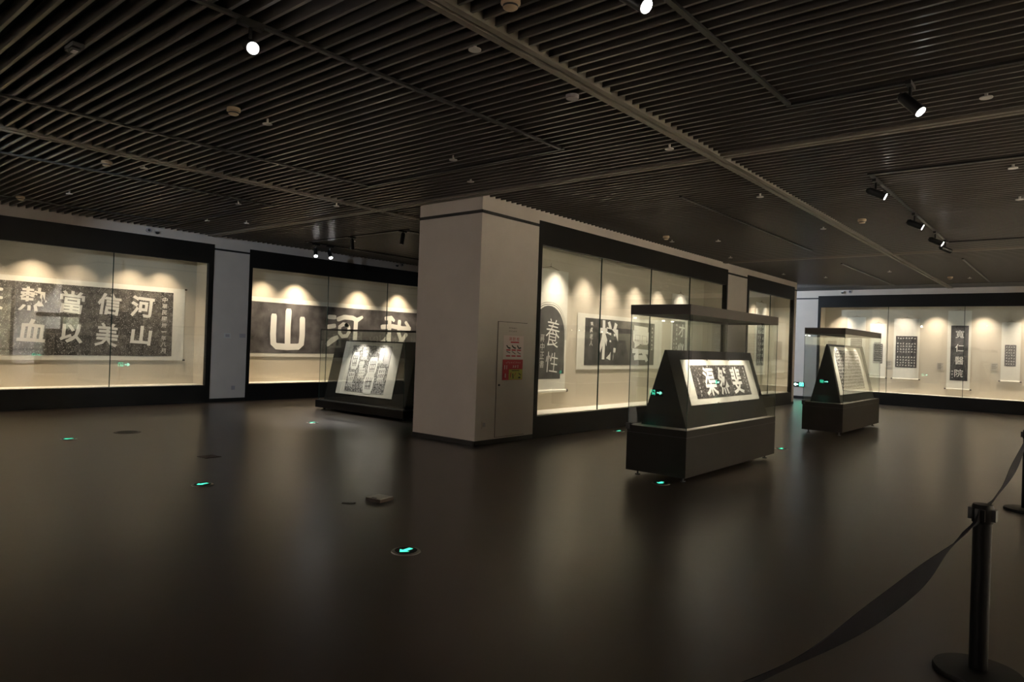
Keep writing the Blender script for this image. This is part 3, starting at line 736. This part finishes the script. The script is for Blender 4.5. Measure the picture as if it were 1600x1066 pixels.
# added spotlights out of view, put in to brighten walls and ceiling
track('added unseen black track rail behind the pillar block near the grey back wall', [(-11.3, 18.9, -11.3, 25.2)])  # added rail, only there to carry the next lamp
track_spot('added unseen spotlight behind the pillar block, washing the grey back wall', -11.3, 22.6, (-8.0, YB, 2.0), power=.14, angle=90, col=COOL)  # added lamp for the cool tone on this wall
track_spot('added unseen spotlight at the near end of the U-shaped track, washing the left wall', -8.56, .3, (-16.0, 8.3, 1.6), power=.13, angle=40, col=COOL)  # added fill for the narrow left wall column

track_spot('added unseen spotlight at the near end of the U-shaped track, washing the pillar', -8.56, .62, (-8.3, 8.1, 1.9), power=.010, angle=50)  # added fill on the near face of the pillar
track_spot('added unseen spotlight on the cross rail beyond the belt posts, washing the right wall', .8, 6.65, (3.6, 7.6, 2.0), power=.5, angle=80)  # added to bounce light off the right wall toward the pillar
track_spot('added unseen spotlight on the far cross rail, washing the right wall', .8, 9.76, (3.6, 13.0, 2.0), power=.5, angle=80)  # second added bounce lamp for the same wall
track_spot('added unseen spotlight at the near end of the left track, washing the left end wall', -11.37, .2, (-15.5, YF, 1.8), power=.75, angle=70)  # added bounce fill for the left side of the room
track_spot('added unseen spotlight at the near end of the right track, washing the near end wall', -4.9, .5, (-5.0, YF, 1.8), power=.5, angle=70)  # added bounce fill for pillar and ceiling

# ------------------------------------------------------------------ ceiling fittings
def smoke(x, y, where):
    mb = MB().lathe([(.035, .0), (.055, -.004), (.058, -.03), (.045, -.036), (.043, -.052), (.030, -.060), (.010, -.062)], n=20)
    r = mb.build('smoke_detector', 'cream', None, True); r.location = (x, y, ZC+.002); r.scale = (1.2, 1.2, 1.3)
    MB().lathe([(.044, -.038), (.0445, -.039), (.0445, -.049), (.044, -.050)], n=20).build('vent_slots', 'dkgrey', r)
    return tag(r, 'cream round smoke detector '+where, 'smoke detector', 'smoke detectors on the ceiling')
for x, y, wh in ((-6.92, 3.59, 'inside the U-shaped track before the pillar'), (-3.1, 3.56, 'beside the long beam near the lit spotlight'), (-10.61, 3.68, 'between the long beam and the left track'),
              (-14.86, 3.76, 'just above the two-row rubbing case'), (-3.05, 12.95, 'between the long beam and the row of three spotlights'),
              (-6.81, 13.02, 'close to the wall case beside the pillar'), (-3.08, 23.13, 'near the back wall scroll case')): smoke(x, y, wh)
def sprinkler(x, y, where):
    r = MB().cyl((0, 0, -.026), (0, 0, .03), .014, n=10).build('sprinkler', 'plast'); r.location = (x, y, ZC)
    MB().lathe([(.030, -.022), (.052, -.026), (.052, -.034), (.03, -.036)], n=18).build('cover_plate', 'plast', r, True)
    return tag(r, 'small white sprinkler with a round plate '+where, 'sprinkler', 'sprinklers on the ceiling '+where)
for x, y in ((-3.82, 3.97), (-.75, 7.37), (-.75, 10.25), (-6.32, 6.24), (-6.95, 7.23), (-7.03, 4.04), (-10.45, 4.11), (-3.81, 7.29), (-3.84, 10.28),
             (-11.74, 6.24), (-14.06, 6.81), (-13.58, 7.41), (-13.61, 4.15), (-10.28, 7.29), (-3.83, 13.48), (-6.09, 13.98), (-6.96, 20.7), (-6.14, 22.0),
             (-4.23, 21.07), (-2.65, 23.48), (-.81, 12.29), (-13.58, 10.15), (-6.98, 13.62), (-6.89, 16.59), (-.8, 13.9)):
    if y > 20: wh = 'near the back wall scroll case'
    elif x < -10: wh = 'over the floor before the left wall cases' if y < 8 else 'over the low glass case'
    elif x < -6: wh = 'before the square pillar' if y < 8 else 'above the wall case beside the pillar'
    elif x < -3.6: wh = 'close beside the long beam'
    else: wh = 'over the belt posts' if y < 8 else 'beyond the row of three spotlights'
    sprinkler(x, y, wh)
r = MB().lathe([(.062, 0), (.062, -.03), (.056, -.036), (.01, -.038)], n=24).build('ceiling_speaker', 'lilac', None, True); r.location = (-3.8, 5.3, ZC+.001)
tag(r, 'grey-lilac disc-shaped ceiling speaker beside the long beam', 'speaker')
r = MB().box(-.10, .10, -.045, .045, -.035, 0).box(-.05, .05, -.03, .03, -.05, -.035).build('ceiling_sensor', 'dkgrey'); r.location = (-6.57, 2.0, ZC)
MB().box(-.035, .035, -.02, .02, -.056, -.05).build('sensor_window', 'lilac', r); tag(r, 'dark oblong sensor set under the ceiling slats', 'sensor')

# ------------------------------------------------------------------ wall fittings
def cctv(loc, rz, label):
    root = empty('security_camera', loc, (0, 0, rz)); tag(root, label, 'camera')
    MB().cyl((0, 0, 0), (0, -.03, 0), .05, n=16).build('mount', 'plast', root); 
    MB().lathe([(.045, .0), (.043, -.02), (.03, -.04), (.008, -.048)], (0, -.06, -.005), 16).build('dome', 'base', root, True)
    MB().box(-.03, .03, -.075, -.028, -.005, .02).build('bracket', 'plast', root)
    return root
cctv((XL+.001, 6.73, 3.93), R(90), 'black dome security camera above the two-row rubbing case')
cctv((XL+.001, 13.8, 3.96), R(90), 'black dome security camera above the huge rubbing case')
cctv((-6.85, YB-.001, 3.95), 0, 'black dome security camera above the scroll case')
def wall_speaker(loc, rz, label):
    root = empty('wall_sounder', loc, (0, 0, rz)); tag(root, label, 'alarm')
    MB().cyl((0, 0, 0), (0, -.035, 0), .055, n=18).build('housing', 'lilac', root, True); MB().cyl((0, -.035, 0), (0, -.04, 0), .03, n=16).build('grille', 'dkgrey', root)
wall_speaker((XL+.001, 6.56, 3.945), R(90), 'small round grey sounder beside the camera over the two-row rubbing')
wall_speaker((XL+.001, 14.02, 3.99), R(90), 'small round grey sounder beside the camera over the huge rubbing')
wall_speaker((-6.6, YB-.001, 3.965), 0, 'small round grey sounder beside the camera over the scroll case')
def plate(loc, rz, label, wd, ht, kind='switch_plate', mat='plast'):
    root = empty(kind, loc, (0, 0, rz)); tag(root, label, 'switch' if 'switch' in kind else 'socket')
    MB().box(-wd/2, wd/2, -.010, 0, -ht/2, ht/2).build('plate', mat, root)
    MB().box(-wd*.3, wd*.3, -.014, -.010, -ht*.28, ht*.28).build('rocker', 'lilac', root)
plate((XL+.001, 8.50, 1.63), R(90), 'white switch plate on the narrow left wall column, nearer the two-row rubbing', .17, .12)
plate((XL+.001, 8.90, 1.64), R(90), 'grey switch plate on the narrow left wall column, nearer the huge rubbing', .16, .10, mat='lilac')
plate((XL+.001, 8.70, .335), R(90), 'small socket low on the narrow left wall column', .09, .10, 'wall_socket', 'lilac')
plate((XM+.001, 8.30, .33), R(90), 'pale wall socket low on the square pillar', .10, .12, 'wall_socket', 'door')

# fire hydrant cabinet on the pillar
dr = empty('hydrant_cabinet_door', (XM+.001, 8.96, .10), (0, 0, R(90))); tag(dr, 'beige hydrant cabinet door with red and yellow notices on the pillar', 'cabinet door')
MB().box(-.388, .388, -.004, 0, 0, 1.93).build('door_gap', 'seam', dr)
MB().box(-.380, .380, -.012, -.004, .008, 1.922).build('door_leaf', 'door', dr)
MB().cyl((-.33, -.012, .87), (-.33, -.03, .87), .016, n=14).build('lock', 'dkgrey', dr)
po = MB().box(-.245, .285, -.014, -.012, 1.30, 1.70).build('notice', 'poster', dr)
for k, ch in enumerate('消防栓'): char(MB(), ch, -.07+k*.10, 1.645, .075, .06, -.0152, .006).build('lettering', 'red', po)
m_ = MB(); m2 = MB(); rnd = random.Random(4)
m_.box(-.06, .16, -.0152, -.0145, 1.578, 1.60)
for i, z in enumerate((1.495, 1.395)):
    for j in range(3):
        m_.box(-.17+j*.14, -.06+j*.14, -.0152, -.0145, z-.05, z-.028)
        m2.stroke([(-.16+j*.14, z+.035), (-.12+j*.14, z+rnd.uniform(-.01, .03)), (-.07+j*.14, z+rnd.uniform(-.01, .02))], .024 if i == 0 else .012, -.0152)
m_.build('print_bands', 'red', po); m2.build('pictograms', 'ink', po)
rp = MB().box(-.25, .28, -.014, -.012, .95, 1.295).build('notice', 'red', dr)
m_ = MB()
for j in range(9): scribble(m_, -.16+j*.045, 1.245, .03, -.0152, 4, .14, rnd)
for j in range(3): scribble(m_, .03+j*.06, 1.175, .05, -.0152, 5, .14, rnd)
m_.box(-.205, -.185, -.0152, -.0145, 1.13, 1.20).box(-.15, -.135, -.0152, -.0145, 1.13, 1.20); m_.box(-.185, -.160, -.0152, -.0145, .99, 1.06)
m_.build('lettering', 'poster', rp)
ye = MB().box(-.085, .275, -.0150, -.014, .955, 1.13).build('yellow_panel', 'yellow', rp)
m_ = MB(); m2 = MB()
m_.box(-.01, .19, -.0162, -.0155, 1.103, 1.115); m_.stroke([(.02, 1.05), (.03, .98)], .022, -.0162); m_.stroke([(.18, 1.06), (.23, 1.03)], .016, -.0162); m_.box(.17, .23, -.0162, -.0155, .975, 1.0)
m2.stroke([(-.03, 1.07), (-.04, 1.0)], .022, -.0165); m2.stroke([(.10, 1.07), (.06, 1.02)], .012, -.0165)
m_.build('pictograms', 'ink', ye); m2.build('pictograms', 'red', ye)
m_ = MB()
for i in range(2):
    for j in range(6): scribble(m_, -.10+j*.035, 1.83-.055*i, .028, -.0125, 4, .18, rnd)
m_.build('lettering', 'seam', dr)

# exit signs
def exit_sign(loc, rz, label, flip=1):
    root = empty('exit_sign', loc, (0, 0, rz)); tag(root, label, 'exit sign')
    MB().box(-.20, .20, -.022, 0, -.085, .085).build('housing', 'base', root)
    m_ = MB(); y_ = -.0245; s = flip
    m_.stroke([(-s*.16, 0), (-s*.03, 0)], .026, y_, cap=False); m_.stroke([(-s*.11, .045), (-s*.17, 0)], .024, y_, cap=False); m_.stroke([(-s*.11, -.045), (-s*.17, 0)], .024, y_, cap=False)
    m_.build('arrow', 'greenw', root)
    m_ = MB(); m_.box(s*.02, s*.16, y_, y_+.001, .050, .066).box(s*.02, s*.036, y_, y_+.001, -.066, .05).box(s*.144, s*.16, y_, y_+.001, -.066, .05)
    m_.stroke([(s*.10, .025), (s*.08, -.015), (s*.11, -.06)], .022, y_, cap=False); m_.stroke([(s*.06, .0), (s*.12, .01)], .016, y_, cap=False); m_.stroke([(s*.08, -.015), (s*.055, -.055)], .018, y_, cap=False)
    m_.stroke([(s*.105, .035), (s*.108, .045)], .018, y_)
    m_.build('running_figure', 'green', root)
exit_sign((-8.27, YB-.008, .53), 0, 'lit green exit sign low on the grey back wall')
exit_sign((-8.43, -.018, .55), R(180), 'lit green exit sign on the wall block facing the square pillar')
exit_sign((XP-.002, 8.93, .58), R(-90), 'lit green exit sign on the hidden side of the square pillar')
exit_sign((XR-.002, 10.0, .45), R(-90), 'lit green exit sign on the right wall between its cases')
exit_sign((XR-.002, 25.9, .45), R(-90), 'lit green exit sign on the right wall near the back corner')

# ------------------------------------------------------------------ floor fittings
def floor_lamp(x, y, where, rz=R(95)):
    root = empty('floor_exit_light', (x, y, 0), (0, 0, rz)); tag(root, 'round floor light with a green arrow '+where, 'floor light', 'floor exit lights')
    MB().lathe([(.115, 0), (.112, .006), (.095, .010), (.0, .010)], n=28).build('ring', 'steel', root, True)
    MB().lathe([(.088, .0101), (.088, .012), (.0, .012)], n=28).build('cover', 'board', root)
    a = MB(); a.quad([(-.07, 0, .0132), (-.015, -.05, .0132), (-.015, -.02, .0132), (.06, -.02, .0132), (.06, .02, .0132), (-.015, .02, .0132), (-.015, .05, .0132)])
    a.build('arrow', 'glow', root)
for x, y, wh in ((-4.06, 3.64, 'in the open floor past the socket box'), (-7.38, 3.63, 'before the pillar on open floor'), (-11.67, 3.67, 'before the two-row rubbing case'), (-11.48, 7.77, 'before the low glass case'),
                 (-7.1, 11.87, 'at the foot of the case beside the pillar'), (-4.0, 7.72, 'at the end of the three-character glass case'), (-4.03, 12.16, 'between the two tall glass cases')): floor_lamp(x, y, wh)
r = empty('floor_socket_box', (-5.56, 4.60, 0), (0, 0, R(8))); tag(r, 'raised square floor socket box with a steel lid', 'floor box')
MB().box(-.10, .10, -.10, .10, 0, .032).build('housing', 'knob', r); MB().box(-.095, .095, -.095, .095, .032, .036).build('lid', 'steel', r); MB().box(-.03, .03, -.09, -.07, .036, .039).build('latch', 'dkgrey', r)
r = empty('floor_hatch', (-12.0, 4.62, 0), (0, 0, R(5))); tag(r, 'flush round floor hatch before the two-row rubbing case', 'floor hatch')
MB().lathe([(.20, 0), (.198, .004), (.17, .006), (.0, .006)], n=28).build('ring', 'knob', r, True); MB().lathe([(.15, .0061), (.15, .008), (.0, .008)], n=24).build('lid', 'plinth', r)
r = empty('floor_hatch', (-9.03, 4.52, 0), (0, 0, R(5))); tag(r, 'small reddish-brown flush floor hatch before the narrow wall column', 'floor hatch')
MB().box(-.11, .11, -.11, .11, 0, .006).build('frame', 'knob', r); MB().box(-.095, .095, -.095, .095, .006, .008).build('lid', flat('red_brown', (.07, .028, .02), .5), r)
r = MB().box(-.06, .06, -.02, .02, 0, .006).box(.055, .075, -.012, .012, 0, .010).build('floor_clip', 'knob'); r.location = (-5.66, 4.28, 0); r.rotation_euler = (0, 0, R(40))
tag(r, 'small brown metal clip lying beside the socket box', 'clip')

# ------------------------------------------------------------------ belt barrier
def post(x, y, label):
    root = empty('barrier_post', (x, y, 0)); tag(root, label, 'barrier post', 'belt barrier posts')
    MB().lathe([(.205, 0), (.207, .012), (.20, .028), (.05, .036), (.0, .036)], n=40).build('base', 'post', root, True)
    MB().lathe([(.043, .036), (.043, .80), (.0, .80)], n=28).build('pole', 'post', root, True)
    hd = MB().lathe([(.046, .80), (.049, .805), (.049, .885), (.044, .897), (.0, .898)], n=28).build('belt_head', 'post', root, True)
    for k in range(4):
        t = R(45+90*k+38); cx, cy_ = .052*math.cos(t), .052*math.sin(t)
        o = MB().box(-.010, .010, -.022, .022, .815, .875).build('clip', 'lampb', hd); o.location = (cx, cy_, 0); o.rotation_euler = (0, 0, t)
    return root
P1, P2, P3 = (-.405, 4.38), (-.49, 9.55), (-.80, 1.02)
post(*P1, 'black belt post whose belts run to both sides'); post(*P2, 'black belt post toward the back wall, at the end of the belt'); post(*P3, 'black belt post at the near end of the sagging belt')
def belt(a, b, z0, sag, label, wd=.06, tw=()):
    n = 96; A = Vector((a[0], a[1], z0)); B_ = Vector((b[0], b[1], z0)); d = (B_-A).normalized(); A = A+d*.060; B_ = B_-d*.060
    side = Vector((-d.y, d.x, 0)); mb = MB(); T = .0015
    def ang(t):                                          # twist of the webbing, linear between (t, degrees) keys
        for (t0, a0), (t1, a1) in zip(tw, tw[1:]):
            if t0 <= t <= t1:
                q = (t-t0)/max(1e-6, t1-t0); q = q*q*(3-2*q); return R(a0+(a1-a0)*q)
        return 0
    ring = []
    for k in range(n+1):
        t = k/n; p = A.lerp(B_, t); p.z -= sag*4*t*(1-t)
        an = ang(t); up = Vector((0, 0, 1))*math.cos(an)+side*math.sin(an); nr = side*math.cos(an)-Vector((0, 0, 1))*math.sin(an)
        ring.append([p+up*wd/2+nr*T, p+up*wd/2-nr*T, p-up*wd/2-nr*T, p-up*wd/2+nr*T])
    for q in ring: mb.v += [tuple(x) for x in q]
    for k in range(n):
        for j in range(4): mb.f.append((4*k+j, 4*k+(j+1) % 4, 4*k+4+(j+1) % 4, 4*k+4+j))
    mb.f += [(3, 2, 1, 0), (4*n, 4*n+1, 4*n+2, 4*n+3)]
    return tag(mb.build('barrier_belt', 'belt', None, True), label, 'belt', 'barrier belts')
belt(P1, P3, .845, .145, 'dark grey belt sagging from the middle post toward the near post', .074, ((0, 0), (.06, 46), (.09, 42), (.36, -38), (.70, 40), (1, 0)))
belt(P1, P2, .845, .07, 'dark grey belt stretched from the middle post toward the back wall', .062, ((0, 0), (.08, -22), (.18, -20), (.55, 30), (1, 0)))
